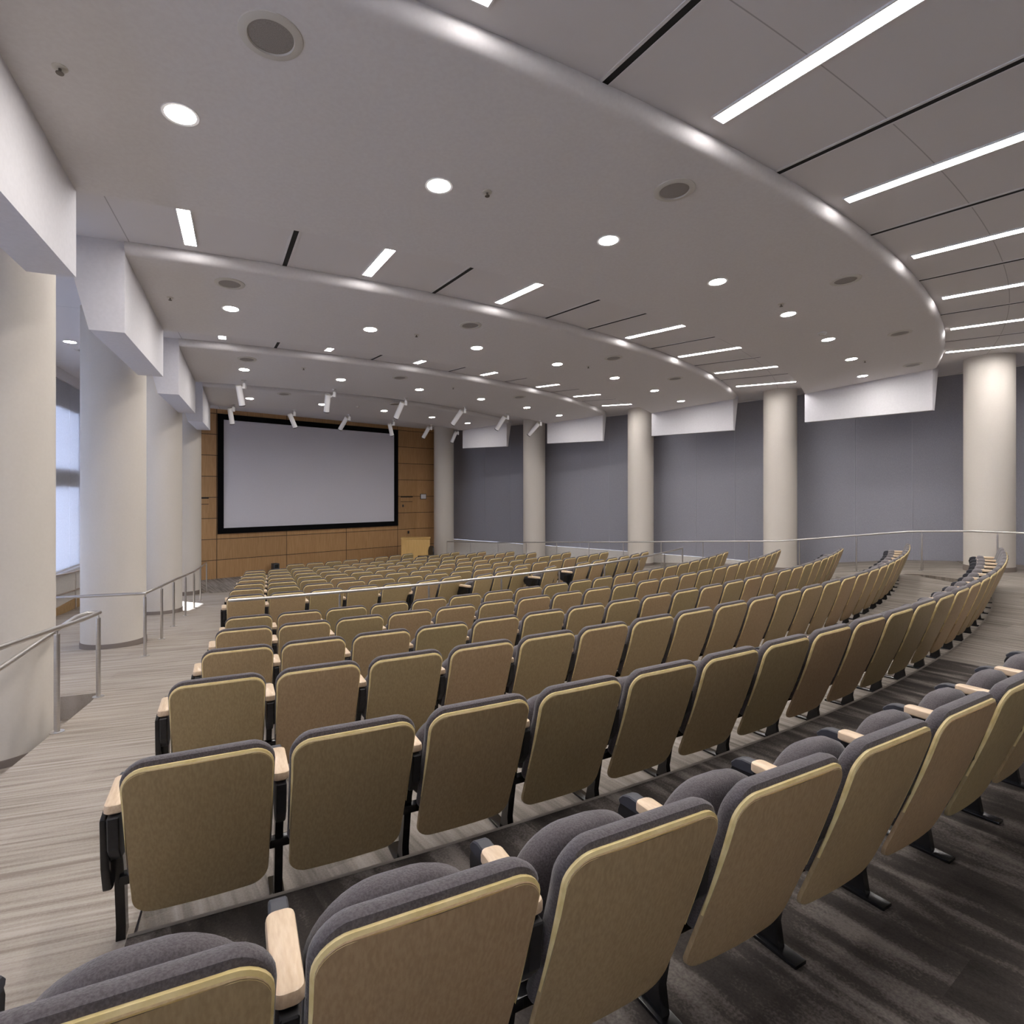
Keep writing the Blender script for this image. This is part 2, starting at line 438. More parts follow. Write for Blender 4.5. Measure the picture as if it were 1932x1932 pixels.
# front wall (panelled); local x runs along the wall from its left end
WF_P, WF_D = Vector((-10.19, 19.80)), Vector((.7025, .7117))
wf_ang = math.atan2(WF_D.y, WF_D.x)
bm = bmesh.new(); add_box(bm, (2.66, .11, (ZU + STAGE) / 2), (11.72, .2, ZU - STAGE + .02))
o = struct(obj('wall_front', bm, M['woodwall'])); o.location = (WF_P.x, WF_P.y, 0); o.rotation_euler = (0, 0, wf_ang)
wf = lambda t, off=0.0: (WF_P.x + WF_D.x * t + WF_D.y * off, WF_P.y + WF_D.y * t - WF_D.x * off)   # off: towards the room
c0 = wf(8.515); c1 = (-2.69, 27.02)
bm = bmesh.new(); ln = math.hypot(c1[0] - c0[0], c1[1] - c0[1])
add_box(bm, (ln / 2, .1, (ZU + STAGE) / 2), (ln, .2, ZU - STAGE + .02))
o = struct(obj('wall_front_side', bm, M['woodwall2'])); o.location = (*c0, 0); o.rotation_euler = (0, 0, math.atan2(c1[1] - c0[1], c1[0] - c0[0]))

# right wall: low sill wall, opening with shades above, head above
RW = [(-2.78, 26.83), (-.09, 24.66), (3.5, 21.77), (7.07, 18.5), (10.73, 13.9), (14.75, 8.85)]
SILL = -2.13 + EYE
wall_quad('wall_right', RW, -3.4 + EYE, SILL, M['wall'], .22, 1)
wall_quad('wall_right_head', RW, 2.85 + EYE, ZU, M['ceil'], .22, 1)
# rear wall
wall_quad('wall_rear', [polar(CS, 31.3, a) for a in frange(.2, 1.035, 30)], -1.0, ZU, M['wall'], .2, -1)
# left window wall
wl = lambda s, off=0.0: (WIN_P[0] + WIN_D[0] * s + WIN_D[1] * off, WIN_P[1] + WIN_D[1] * s - WIN_D[0] * off)
LW = [wl(-19.0), wl(5.6)]
LSILL = -1.84 + EYE
wall_quad('wall_left', LW, -3.4 + EYE, LSILL - .05, M['wall'], .25, 1)
wall_quad('wall_left_head', LW, 2.62 + EYE, ZU, M['ceil'], .25, 1)
bm = bmesh.new()
a, b = wl(-19, .03), wl(5.45, .03); mid = ((a[0] + b[0]) / 2, (a[1] + b[1]) / 2)
add_box(bm, (*wl(-6.8, -.06), LSILL - .025), (24.4, .26, .05), math.atan2(WIN_D[1], WIN_D[0]))
struct(obj('windowsill_left', bm, M['fin']))
bm = bmesh.new()
for s in frange(-18.0, 5.0, 12):
    z = fl(math.hypot(wl(s)[0] - CS[0], wl(s)[1] - CS[1]))
add_box(bm, (*wl(2.2, .02), STAGE + .17), (6.4, .03, .34), math.atan2(WIN_D[1], WIN_D[0]))
struct(obj('baseboard_left', bm, M['oak_base']))
SH0 = 1.08
# outside of the left shades: mullions and spandrel bars of the window
wang = math.atan2(WIN_D[1], WIN_D[0])
for i, s in enumerate([SH0 + 1.48 * j + .74 + 1.45 for j in range(-12, 2, 2)]):
    bm = bmesh.new(); w = 2.9
    for ds in (0.0,):
        add_box(bm, (*wl(s - 1.45, -.16), (LSILL + 2.62 + EYE) / 2), (.07, .08, 2.62 + EYE - LSILL), wang)
    for zc, h in ((.35 + EYE, .42), (2.3 + EYE, .64), (LSILL + .03, .06)):
        add_box(bm, (*wl(s, -.16), zc), (w, .05, h), wang)
    o = struct(obj('window_%d' % (i + 1), bm, M['dark_grey']))

# unseen wall added outside the left window to keep sun off the shades
bm = bmesh.new(); add_box(bm, (*wl(2.18, -2.6), 1.6), (4.4, .35, 9.0), math.atan2(-WIN_D[0], WIN_D[1]))
struct(obj('wall_sun_block', bm, M['wall']))
# white translucent shades in the left window
k = 0
edges = [SH0 + 1.48 * j for j in range(-12, 3)]
for i, s0 in enumerate(edges):
    s1 = s0 + 1.465
    bot = LSILL + .005
    if i >= len(edges) - 2: bot = LSILL + .47
    bm = bmesh.new()
    add_box(bm, (*wl((s0 + s1) / 2, -.05), (bot + 2.62 + EYE) / 2), (s1 - s0, .004, 2.62 + EYE - bot), wang)
    n = len(edges) - i
    t = thing('roller_shade', 'white translucent roller shade in the left window wall, %s from the wood wall' % NUM[n], 'roller shade', (0, 0, 0), 0, 'white window shades')
    obj('shade_cloth', bm, M['shade_white'], t)
    bm = bmesh.new(); add_box(bm, (*wl((s0 + s1) / 2, -.05), bot + .012), (s1 - s0, .014, .024), wang)
    obj('bottom_bar', bm, M['white_metal'], t)

# grey blackout shades on the right
def at_u(u):                     # bearing (pixels) -> point on the right wall line
    m_ = (u - 966) / 1100
    for p, q in zip(RW, RW[1:]):
        den = (q[0] - p[0]) - m_ * (q[1] - p[1])
        s = (m_ * p[1] - p[0]) / den if abs(den) > 1e-9 else -1
        if -1e-6 <= s <= 1 + 1e-6: return (p[0] + (q[0] - p[0]) * s, p[1] + (q[1] - p[1]) * s)
SEAMS = [(RW[0][0] - .10, RW[0][1] + .08)] + [at_u(u) for u in (911.8, 960, 1008, 1092, 1147, 1210, 1310.7, 1383.4, 1473, 1610, 1718.7, 1850)] + [(12.9, 11.18), (14.65, 8.98)]
where = {0: 'beside the column next to the wood wall', 1: 'middle panel of the bay nearest the wood wall', 2: 'third panel of the bay nearest the wood wall',
         3: 'first panel of the second window bay from the stage', 4: 'middle panel of the second window bay from the stage', 5: 'last panel of the second window bay from the stage',
         6: 'first panel of the third window bay from the stage', 7: 'middle panel of the third window bay from the stage', 8: 'last panel of the third window bay from the stage',
         9: 'first panel of the fourth window bay from the stage', 10: 'middle panel of the fourth window bay from the stage', 11: 'last panel of the fourth bay, beside the rearmost right column',
         12: 'behind the rearmost right column'}
OFFS = []
for i, p in enumerate(SEAMS):
    a_, b_ = SEAMS[max(i - 1, 0)], SEAMS[min(i + 1, len(SEAMS) - 1)]
    d = Vector((b_[0] - a_[0], b_[1] - a_[1])).normalized(); OFFS.append((p[0] - d.y * .10, p[1] + d.x * .10))
for i, (p, q) in enumerate(zip(OFFS, OFFS[1:])):
    d = Vector((q[0] - p[0], q[1] - p[1])); L_ = d.length; d.normalize(); a = math.atan2(d.y, d.x)
    c = ((p[0] + q[0]) / 2, (p[1] + q[1]) / 2)
    t = thing('blackout_shade', 'grey blackout shade, ' + where.get(i, 'panel rearward of the rearmost right column'), 'window shade', (0, 0, 0), 0, 'grey window shades')
    bm = bmesh.new(); add_box(bm, (*c, (SILL + .008 + 2.85 + EYE) / 2), (L_ - .004, .012, 2.85 + EYE - SILL - .008), a)
    obj('shade_cloth', bm, M['shade_grey'], t)
    bm = bmesh.new(); add_box(bm, (q[0] + d.y * .008, q[1] - d.x * .008, (SILL + .03 + 2.85 + EYE) / 2), (.016, .016, 2.85 + EYE - SILL - .05), a)  # pale strip added along the seam, imitating a line of leaking daylight
    obj('light_seam', bm, M['seam_light'], t)
    bm = bmesh.new(); add_box(bm, (*c, SILL + .023), (L_ - .004, .022, .03), a)
    obj('bottom_bar', bm, M['shade_grey'], t)

# ------------------------------------------------------------------ ceiling bands
FIN_L = {1: ((-3.68, 4.90), None)}
FP, FD = (-3.68, 4.90), (-.390, .921)
def fin_pt(R):
    a = line_ang(CC, R, FP, FD); return polar(CC, R, a)
BANDS = [  # front radius, rear radius, right end front, right end rear
    (22.05, 24.72, (7.58, 15.10), (9.29, 12.88)),
    (17.45, 20.13, (4.49, 18.75), (6.45, 17.00)),
    (12.85, 15.58, (1.30, 21.55), (3.19, 20.50)),
    (8.90, 11.10, (-2.02, 23.85), (-.21, 22.90)),
]
ZB = 1.83 + EYE
ZF, ZR = 2.56 + EYE, 2.735 + EYE
def lerp2(p, q, s): return (p[0] + (q[0] - p[0]) * s, p[1] + (q[1] - p[1]) * s)
def pol_of(p):
    dx, dy = p[0] - CC[0], p[1] - CC[1]
    return math.hypot(dx, dy), math.atan2(dx, -dy)
def band_pt(b, s, t):
    Rf, Rr, pf, pr = BANDS[b]
    Rl, al = pol_of(lerp2(fin_pt(Rf), fin_pt(Rr), s)); Rr_, ar = pol_of(lerp2(pf, pr, s))
    Rl = Rf + (Rr - Rf) * s
    return polar(CC, Rl + (Rr_ - Rl) * t * t, al + (ar - al) * t)
for b in range(4):
    bm = bmesh.new(); nt = 72; ns = 4
    V = [[bm.verts.new((*band_pt(b, s / ns, t / nt), ZF + (ZR - ZF) * s / ns)) for t in range(nt + 1)] for s in range(ns + 1)]
    # front upstand
    V.insert(0, [bm.verts.new((*band_pt(b, 0, t / nt), ZU)) for t in range(nt + 1)])
    # rounded rear nosing
    for k in range(1, 9):
        ph = PI * k / 8 * .68; rr = (ZU - ZR) / (1 - math.cos(PI * .68))
        row = []
        for t in range(nt + 1):
            p = band_pt(b, 1, t / nt); R, a = pol_of(p)
            q = polar(CC, R + rr * math.sin(ph) * 1.1, a)
            row.append(bm.verts.new((*q, ZR + rr - rr * math.cos(ph))))
        V.append(row)
    for i, (a, c) in enumerate(zip(V, V[1:])):
        for t in range(nt): bm.faces.new((a[t], a[t + 1], c[t + 1], c[t]))
    o = struct(obj('ceiling_panel', bm, M['ceil'], smooth=True, angle=50))
    # end fins: drop soffit at both ends of the band
    Rf, Rr, pf, pr = BANDS[b]
    for side, p0, p1 in ((1, fin_pt(Rf), fin_pt(Rr + .06)), (-1, pf, pr)):
        d = Vector((p1[0] - p0[0], p1[1] - p0[1])).normalized()      # towards the rear
        n = Vector((d.y, -d.x)) * side                               # outward
        if n.x * side > 0: n = -n
        prof = [(0.0, ZB), (.34, ZB), (.60, ZU), (0.0, ZU)] if side == 1 else [(0.0, ZB), (.12, ZB), (.40, ZU), (0.0, ZU)]
        bm = bmesh.new()
        add_prism(bm, prof, lambda q: (p0[0] + n.x * q[0], p0[1] + n.y * q[0], q[1]), lambda q: (p1[0] + n.x * q[0], p1[1] + n.y * q[0], q[1]))
        struct(obj('ceiling_beam', bm, M['fin']))

# ------------------------------------------------------------------ ceiling fittings
BNAME = ['rearmost', 'second', 'third', 'foremost']
DL = {1: [(-2.32, 4.08, 2.653), (-0.63, 5.02, 2.649), (1.01, 6.1, 2.645), (2.57, 7.29, 2.644), (4.08, 8.61, 2.644), (5.44, 10.03, 2.644), (6.7, 11.51, 2.646), (7.93, 13.19, 2.65)],
      2: [(-4.04, 8.38, 2.651), (-2.29, 9.42, 2.646), (-0.64, 10.61, 2.642), (0.93, 11.95, 2.64), (2.36, 13.39, 2.641), (3.68, 15.05, 2.64), (4.87, 16.81, 2.643)],
      3: [(-5.76, 12.54, 2.655), (-4.0, 13.63, 2.651), (-2.37, 14.92, 2.647), (-0.87, 16.42, 2.642), (0.46, 18.05, 2.641), (1.61, 19.89, 2.64)],
      4: [(-7.38, 16.4, 2.64), (-5.69, 17.48, 2.638), (-4.13, 18.83, 2.636), (-2.8, 20.41, 2.635), (-1.69, 22.14, 2.637)]}
SPK = {1: [(-1.43, 3.46, 2.715), (1.45, 5.21, 2.71), (4.24, 7.41, 2.709), (6.56, 9.86, 2.706), (8.47, 12.32, 2.711)],
       2: [(-3.65, 7.54, 2.712), (-0.67, 9.39, 2.706), (2.03, 11.66, 2.704), (3.85, 13.75, 2.701)],
       3: [(-5.36, 11.79, 2.712), (-2.62, 13.64, 2.703), (0.21, 16.39, 2.697)],
       4: [(-6.27, 16.04, 2.69), (-3.6, 17.93, 2.69)]}
SPR = {1: [(-2.83, 3.65, 2.665), (-0.22, 5.14, 2.655), (3.77, 8.17, 2.651), (7.08, 11.7, 2.659)],
       2: [(-4.65, 7.93, 2.662), (-1.6, 9.76, 2.651), (1.6, 12.23, 2.657)],
       3: [(-4.49, 12.56, 2.694), (-1.5, 14.86, 2.687)]}

def band_z(b, x, y):
    R, a = pol_of((x, y)); Rf, Rr, pf, pr = BANDS[b]
    lo, hi = 0.0, 1.0
    al, ar = pol_of(fin_pt((Rf + Rr) / 2))[1], pol_of(lerp2(pf, pr, .5))[1]
    t = min(max((a - al) / (ar - al), 0), 1)
    r0 = pol_of(band_pt(b, 0, t))[0]; r1 = pol_of(band_pt(b, 1, t))[0]
    s = min(max((R - r0) / (r1 - r0), 0), 1)
    return ZF + (ZR - ZF) * s, a, s

def first(table, builder, name, catg, group, labelf):
    proto = None
    for b in table:
        for i, (x, y, z) in enumerate(table[b]):
            zz, a, s = band_z(b - 1, x, y)
            lab = labelf(b, i)
            if proto is None:
                proto = thing(name, lab, catg, (x, y, zz), a, group); builder(proto)
                o = proto
            else:
                o = dup(proto, (x, y, zz), a, lab)
            o.rotation_euler = (-math.atan(.066), 0, a)

def b_down(t):
    bm = bmesh.new(); add_lathe(bm, [(.098, .02), (.098, -.004), (.118, -.006), (.122, .0), (.122, .004)], 36)
    obj('trim_ring', bm, M['white_metal'], t, smooth=True)
    bm = bmesh.new(); add_lathe(bm, [(0, -.003), (.099, -.003)], 36)
    obj('lens', bm, M['lamp'], t)
first(DL, b_down, 'downlight', 'downlight', 'round ceiling downlights', lambda b, i: 'lit round recessed downlight, %s from the left in the %s ceiling band' % (NUM[i + 1], BNAME[b - 1]))
def b_spk(t):
    bm = bmesh.new(); add_lathe(bm, [(.128, -.004), (.133, -.014), (.160, -.014), (.180, -.006), (.183, .002)], 40)
    obj('rim', bm, M['ring'], t, smooth=True)
    bm = bmesh.new(); add_lathe(bm, [(0, -.009), (.08, -.008), (.130, -.004)], 40)
    obj('grille', bm, M['grille'], t, smooth=True)
first(SPK, b_spk, 'ceiling_speaker', 'speaker', 'round ceiling speakers', lambda b, i: 'round grey ceiling speaker, %s from the left in the %s ceiling band' % (NUM[i + 1], BNAME[b - 1]))
def b_spr(t):
    bm = bmesh.new(); add_lathe(bm, [(0, -.008), (.024, -.008), (.042, -.003), (.045, .002)], 20)
    obj('escutcheon', bm, M['ring'], t, smooth=True)
    bm = bmesh.new(); add_cyl(bm, (0, 0, -.006), (0, 0, -.034), .009, .007, 10); add_lathe(bm, [(0, -.041), (.021, -.039), (.023, -.034), (.008, -.033)], 14)
    obj('deflector', bm, M['bronze'], t, smooth=True)
first(SPR, b_spr, 'sprinkler_head', 'sprinkler', 'ceiling sprinklers', lambda b, i: 'small fire sprinkler head, %s from the left on the %s ceiling band' % (NUM[i + 1], BNAME[b - 1]))
# smoke detector in the rearmost band
x, y = 5.06, 9.93
zz, a, s = band_z(0, 5.12, 9.62)
t = thing('smoke_detector', 'flat round smoke detector among the downlights of the rearmost ceiling band', 'smoke detector', (5.12, 9.62, zz), 0)
bm = bmesh.new(); add_lathe(bm, [(0, -.045), (.035, -.045), (.05, -.03), (.055, -.012), (.055, .003)], 24); obj('housing', bm, M['ring'], t, smooth=True)
bm = bmesh.new(); add_lathe(bm, [(.056, -.012), (.07, -.010), (.072, .003)], 24); obj('base_plate', bm, M['white_metal'], t, smooth=True)
zz, a, s = band_z(3, -5.0, 18.35)
t = thing('smoke_detector', 'small round smoke detector in the foremost ceiling band near the screen', 'smoke detector', (-4.75, 17.95, band_z(3, -4.75, 17.95)[0]), 0)
bm = bmesh.new(); add_lathe(bm, [(0, -.045), (.035, -.045), (.05, -.03), (.055, -.012), (.055, .003)], 24); obj('housing', bm, M['ring'], t, smooth=True)

# side ceiling downlight beyond the left columns
t = thing('downlight', 'lit round downlight in the side ceiling between left columns and window', 'downlight', (-8.40, 11.08, ZU), 0, 'round ceiling downlights'); b_down(t)
t = thing('ceiling_speaker', 'round ceiling speaker in the side ceiling beyond the left columns', 'speaker', (-8.60, 11.75, ZU), 0, 'round ceiling speakers'); b_spk(t)

# linear lights and black slots in the recesses
def radial_fit(name, label, cat, group, R0, R1, adeg, w, builder):
    a = rad(adeg); x, y = polar(CC, (R0 + R1) / 2, a)
    t = thing(name, label, cat, (x, y, ZU), a, group)
    builder(t, w, R1 - R0)
def b_linear(t, w, L_):
    bm = bmesh.new()
    for sx in (-1, 1): add_box(bm, (sx * (w / 2 + .006), 0, -.006), (.012, L_ + .024, .020))
    for sy in (-1, 1): add_box(bm, (0, sy * (L_ / 2 + .006), -.006), (w, .012, .020))
    obj('frame', bm, M['white_metal'], t)
    bm = bmesh.new(); add_box(bm, (0, 0, -.004), (w, L_, .008)); obj('diffuser', bm, M['tube'], t)
def b_slot(t, w, L_):
    bm = bmesh.new(); add_box(bm, (0, 0, -.002), (w, L_, .006)); obj('slot', bm, M['slot'], t)
    bm = bmesh.new()
    for sx in (-1, 1): add_box(bm, (sx * (w / 2 + .012), 0, -.003), (.024, L_, .010))
    obj('flange', bm, M['ceil'], t)
REC = [
    ('recess over the last row', 24.98, 27.6, [24.05, 28.83, 33.6, 38.4, 43.2, 48.0, 52.8, 57.5], 24.72 + .09, 28.0, [26.5, 31.3, 36.1, 40.8, 45.55, 50.3, 55.2]),
    ('recess behind the second ceiling band', 20.42, 21.86, [24.7, 30.4, 36.1, 44.7, 50.4, 56.4, 62.2], 20.22, 22.0, [27.6, 33.3, 39.15, 42.0, 47.6, 53.4, 59.2]),
    ('recess behind the third ceiling band', 16.0, 17.25, [25.4, 32.2, 39.2, 46.0, 53.6, 60.5, 68.0], 15.68, 17.38, [28.8, 35.9, 43.0, 49.6, 56.9, 64.0]),
]
for nm, r0, r1, la, s0, s1, sa in REC:
    for i, a in enumerate(la):
        dr = .0 if nm.endswith('row') else .3 * max(0, (a - 45) / 20) ** 2
        radial_fit('linear_light', 'lit linear ceiling light, %s from the left in the %s' % (NUM[i + 1], nm), 'ceiling light', 'linear ceiling lights', r0 + dr, r1 + dr, a, .12, b_linear)
    for i, a in enumerate(sa):
        dr = .0 if nm.endswith('row') else .3 * max(0, (a - 45) / 20) ** 2
        radial_fit('air_slot', 'black ceiling air slot, %s from the left in the %s' % (NUM[i + 1], nm), 'air vent', 'black ceiling air slots', s0 + dr, s1 + dr, a, .055, b_slot)

# theatrical spotlights
SPOT = [
 (3, (-6.16, 13.39), (-.109, -.134), (-.103, -.56)), (3, (-4.43, 14.51), (-.147, -.147), (-.232, -.542)), (3, (-2.89, 15.84), (-.081, -.126), (-.292, -.519)),
 (3, (-1.41, 17.34), (-.088, -.132), (-.371, -.51)), (3, (-.14, 18.89), (-.1, -.1), (-.363, -.498)), (3, (1.01, 20.58), (-.075, -.131), (-.419, -.518)),
 (4, (-8.16, 17.06), (-.091, -.112), (-.091, -.54)), (4, (-6.72, 17.99), (-.133, -.147), (-.018, -.535)), (4, (-5.33, 19.08), (-.067, -.107), (-.339, -.47)),
 (4, (-4.15, 20.42), (-.137, -.149), (-.083, -.53)), (4, (-3.04, 21.88), (-.083, -.119), (-.311, -.469)), (4, (-2.2, 23.67), (-.069, -.083), (-.255, -.486))]
for i, (b, (x, y), (ax, az), (bx, bz)) in enumerate(SPOT):
    zz, a, s = band_z(b - 1, x, y)
    k = i % 6 + 1
    t = thing('spotlight', 'white cylinder spotlight, %s from the left in the %s row hung above the front seats' % (NUM[k], 'rear' if b == 3 else 'forward'), 'spotlight', (x, y, zz), 0, 'white theatre spotlights')
    p = Vector((ax, -.02, az)); q = Vector((bx, .14, bz)); d = (q - p).normalized()
    bm = bmesh.new(); add_lathe(bm, [(0, -.02), (.05, -.02), (.055, 0)], 20); add_cyl(bm, (0, 0, -.01), (0, 0, -.10), .011, None, 10)
    obj('ceiling_mount', bm, M['chrome'], t, smooth=True)
    mid = p + d * .10
    bm = bmesh.new(); add_box(bm, (.012, 0, -.135), (.062, .07, .13)); bevel(bm, .006, 1); add_cyl(bm, (0, 0, -.15), mid, .022, None, 8)
    obj('yoke', bm, M['white_metal'], t)
    bm = bmesh.new(); add_cyl(bm, p, q, .068, .068, 24)
    obj('can', bm, M['white_metal'], t, smooth=True)
    bm = bmesh.new(); add_cyl(bm, q - d * .004, q + d * .018, .071, .071, 24)
    obj('lens_ring', bm, M['dark_grey'], t, smooth=True)
    bm = bmesh.new(); add_cyl(bm, p - d * .016, p + d * .002, .060, .066, 24)
    obj('end_cap', bm, M['ring'], t, smooth=True)

# ------------------------------------------------------------------ columns
COLS = [(-4.62, 5.20, 'L', 'rearmost of the left row, beside the first handrail'), (-6.30, 9.23, 'L', 'second of the left row, behind the ramp handrail'),
        (-8.02, 13.30, 'L', 'third of the left row'), (-9.55, 17.00, 'L', 'foremost of the left row, beside the wood wall'),
        (-3.00, 25.67, 'R', 'next to the lectern'), (.88, 23.04, 'R', 'second from the stage along the right wall'), (4.41, 19.98, 'R', 'third from the stage along the right wall'),
        (7.56, 16.44, 'R', 'fourth from the stage along the right wall'), (10.13, 12.38, 'R', 'rearmost along the right wall')]
for x, y, sd, nm in COLS:
    R = math.hypot(x - CS[0], y - CS[1]); z0 = (fl(R) if sd == 'L' else fr(R))
    if (x, y) == (-4.62, 5.20): z0 -= .25
    t = thing('round_column', 'tall round cream column, ' + nm, 'column', (x, y, z0), 0, 'round cream columns')
    bm = bmesh.new(); add_cyl(bm, (0, 0, -.25), (0, 0, ZU - z0), .435, .435, 64, True)
    obj('shaft', bm, M['column'], t, smooth=True)
    bm = bmesh.new(); add_lathe(bm, [(.436, .105), (.443, .105), (.445, .10), (.445, -.2)], 64)
    obj('base_trim', bm, M['base'], t, smooth=True)

# ------------------------------------------------------------------ screen, lectern and wall fittings
t = thing('projection_screen', 'large blank white projection screen with wide black border on the wood wall', 'screen', (WF_P.x, WF_P.y, 0), wf_ang)
x0, x1, z0, z1, bw = .175, 7.48, -1.405 + EYE, 2.705 + EYE, .185
bm = bmesh.new()
for (a, b, c, d) in ((x0, x1, z1 - bw, z1), (x0, x1, z0, z0 + bw + .01), (x0, x0 + bw, z0 + bw + .01, z1 - bw), (x1 - bw, x1, z0 + bw + .01, z1 - bw)):
    add_box(bm, ((a + b) / 2, -.03, (c + d) / 2), (b - a, .06, d - c))
obj('border', bm, M['velvet'], t)
bm = bmesh.new(); add_box(bm, ((x0 + x1) / 2, -.012, (z0 + z1) / 2), (x1 - x0 - 2 * bw + .02, .02, z1 - z0 - 2 * bw + .02))
obj('projection_surface', bm, M['screen'], t)

lx, ly = -3.92, 23.75
t = thing('lectern', 'honey-coloured wooden lectern near the column at the stage', 'lectern', (lx, ly, STAGE), rad(8))
bm = bmesh.new(); add_box(bm, (0, 0, .56), (1.14, .55, 1.04)); bevel(bm, .008); obj('cabinet', bm, M['lectern'], t)
bm = bmesh.new(); add_box(bm, (0, 0, .02), (1.06, .48, .06)); obj('plinth', bm, M['dark_grey'], t)
bm = bmesh.new(); add_box(bm, (0, 0, 1.10), (1.18, .60, .04)); bevel(bm, .006); obj('top', bm, M['lectern'], t)
# loose black chair by the lectern
t = thing('task_chair', 'black rounded-back task chair in front of the lectern', 'chair', (-3.35, 22.55, STAGE), rad(-60))
bm = bmesh.new()
prof = [(-.24, .46), (.24, .46), (.25, .62), (.20, .76), (.10, .83), (-.10, .83), (-.20, .76), (-.25, .62)]
add_prism(bm, prof, lambda p: (p[0], .21 + .03 * (1 - (p[0] / .25) ** 2), p[1] + .04), lambda p: (p[0], .26 + .03 * (1 - (p[0] / .25) ** 2), p[1] + .04)); obj('backrest', bm, M['black'], t)
bm = bmesh.new(); add_box(bm, (0, 0, .46), (.48, .46, .07)); bevel(bm, .02); obj('seat', bm, M['black'], t)
for sx in (-1, 1):
    for sy in (-1, 1):
        bm = bmesh.new(); add_cyl(bm, (sx * .20, sy * .18, .43), (sx * .23, sy * .21, 0), .014, .012, 8); obj('leg', bm, M['steel_black'], t)
# wall fittings: local frame of the front wall
def wf_thing(name, label, cat, tt, z):
    x, y = wf(tt); return thing(name, label, cat, (x, y, z), wf_ang)
for tt, zz, lab in ((-.42, -.42, 'small recessed wood access panel between the foremost left column and the screen'), (7.95, -.42, 'small recessed wood access panel between the screen and the wall corner')):
    t = wf_thing('wall_cabinet', lab, 'access panel', tt, zz + EYE)
    bm = bmesh.new(); add_box(bm, (0, -.006, 0), (.62, .012, .52)); obj('door', bm, M['woodwall2'], t)
    bm = bmesh.new(); add_box(bm, (0, -.012, .245), (.62, .03, .04)); obj('top_reveal', bm, M['slot'], t)
    bm = bmesh.new(); add_box(bm, (-.20, -.018, -.14), (.07, .03, .10)); obj('latch', bm, M['dark_grey'], t)
d_ = (Vector(c1) - Vector(c0)).normalized(); pc = Vector(c0) + d_ * .30
t = thing('control_panel', 'small white touch control panel in a dark frame on the wood side wall', 'control panel', (pc.x, pc.y, -.16 + EYE), math.atan2(d_.y, d_.x))
bm = bmesh.new(); add_box(bm, (0, -.015, 0), (.30, .03, .24)); obj('frame', bm, M['dark_grey'], t)
bm = bmesh.new(); add_box(bm, (0, -.031, 0), (.25, .006, .19)); obj('face', bm, M['wall_plate'], t)
t = wf_thing('wall_outlet', 'tiny dark outlet plate on the wood wall above the lectern', 'outlet', 8.05, -1.72 + EYE)
bm = bmesh.new(); add_box(bm, (0, -.006, 0), (.08, .012, .12)); obj('plate', bm, M['dark_grey'], t)
bm = bmesh.new(); add_box(bm, (0, -.014, 0), (.04, .006, .07)); obj('socket', bm, M['slot'], t)
bx = wf(2.02, .35)
t = thing('floor_box', 'small dark equipment box on the stage floor against the wood wall', 'equipment box', (*bx, STAGE), wf_ang)
bm = bmesh.new(); add_box(bm, (0, 0, .20), (.22, .22, .40)); bevel(bm, .02); obj('case', bm, M['dark_grey'], t)
bm = bmesh.new(); add_box(bm, (0, -.112, .30), (.12, .01, .12)); obj('front_plate', bm, M['slot'], t)

# ------------------------------------------------------------------ handrails
def post(t, x, y, z0, z1, r=.020):
    bm = bmesh.new(); add_cyl(bm, (x, y, z0), (x, y, z1 - .05), r, r, 14); add_cyl(bm, (x, y, z1 - .05), (x, y, z1), .008, .008, 8)
    p = obj('post', bm, M['chrome'], t, smooth=True)
    bm = bmesh.new(); add_cyl(bm, (x, y, z0), (x, y, z0 + .008), .055, .055, 20)
    obj('base_plate', bm, M['chrome'], p)
def along(pts, d0):
    """points every d0 metres along a 2D polyline"""
    out = [pts[0]]; acc = 0
    for p, q in zip(pts, pts[1:]):
        L_ = math.hypot(q[0] - p[0], q[1] - p[1]); s = d0 - acc
        while s <= L_: out.append(lerp2(p, q, s / L_)); s += d0
        acc = (acc + L_) % d0
    return out
Rof = lambda p: math.hypot(p[0] - CS[0], p[1] - CS[1])
# cross-aisle rail
t = thing('guard_rail', 'long curved steel rail along the cross aisle between the two seat blocks', 'handrail', (0, 0, 0))
zr = -1.43 + EYE; angs = [rad(26.05 + i * (58.3 - 26.05) / 48) for i in range(49)]
bm = bmesh.new(); add_tube(bm, [(*polar(CS, 19.9, a), zr) for a in angs], .021, 10); obj('top_rail', bm, M['chrome'], t, smooth=True)
for a in [30.22 + 4.012 * i for i in range(8)]:
    x, y = polar(CS, 19.9, rad(a)); post(t, x, y, ROW_F[5], zr, .016)
# right-hand rail
RP = [(10.05, 10.5), (9.66, 11.6), (8.98, 13.05), (8.15, 14.4), (7.1, 15.9), (5.5, 17.7), (3.85, 19.35), (2.2, 20.95), (.45, 22.4), (-1.2, 23.7), (-2.75, 24.72)]
t = thing('guard_rail', 'long straight steel rail in front of the columns along the right wall', 'handrail', (0, 0, 0))
RPx = [(11.6, 7.2)] + RP
fine = along(RPx, .25) + [RP[-1]]
bm = bmesh.new(); add_tube(bm, [(*p, fr(Rof(p)) + .86) for p in fine], .021, 10); obj('top_rail', bm, M['chrome'], t, smooth=True)
for p in along(RP[1:], 1.42) + [RP[-1]]:
    post(t, *p, fr(Rof(p)), fr(Rof(p)) + .86, .016)
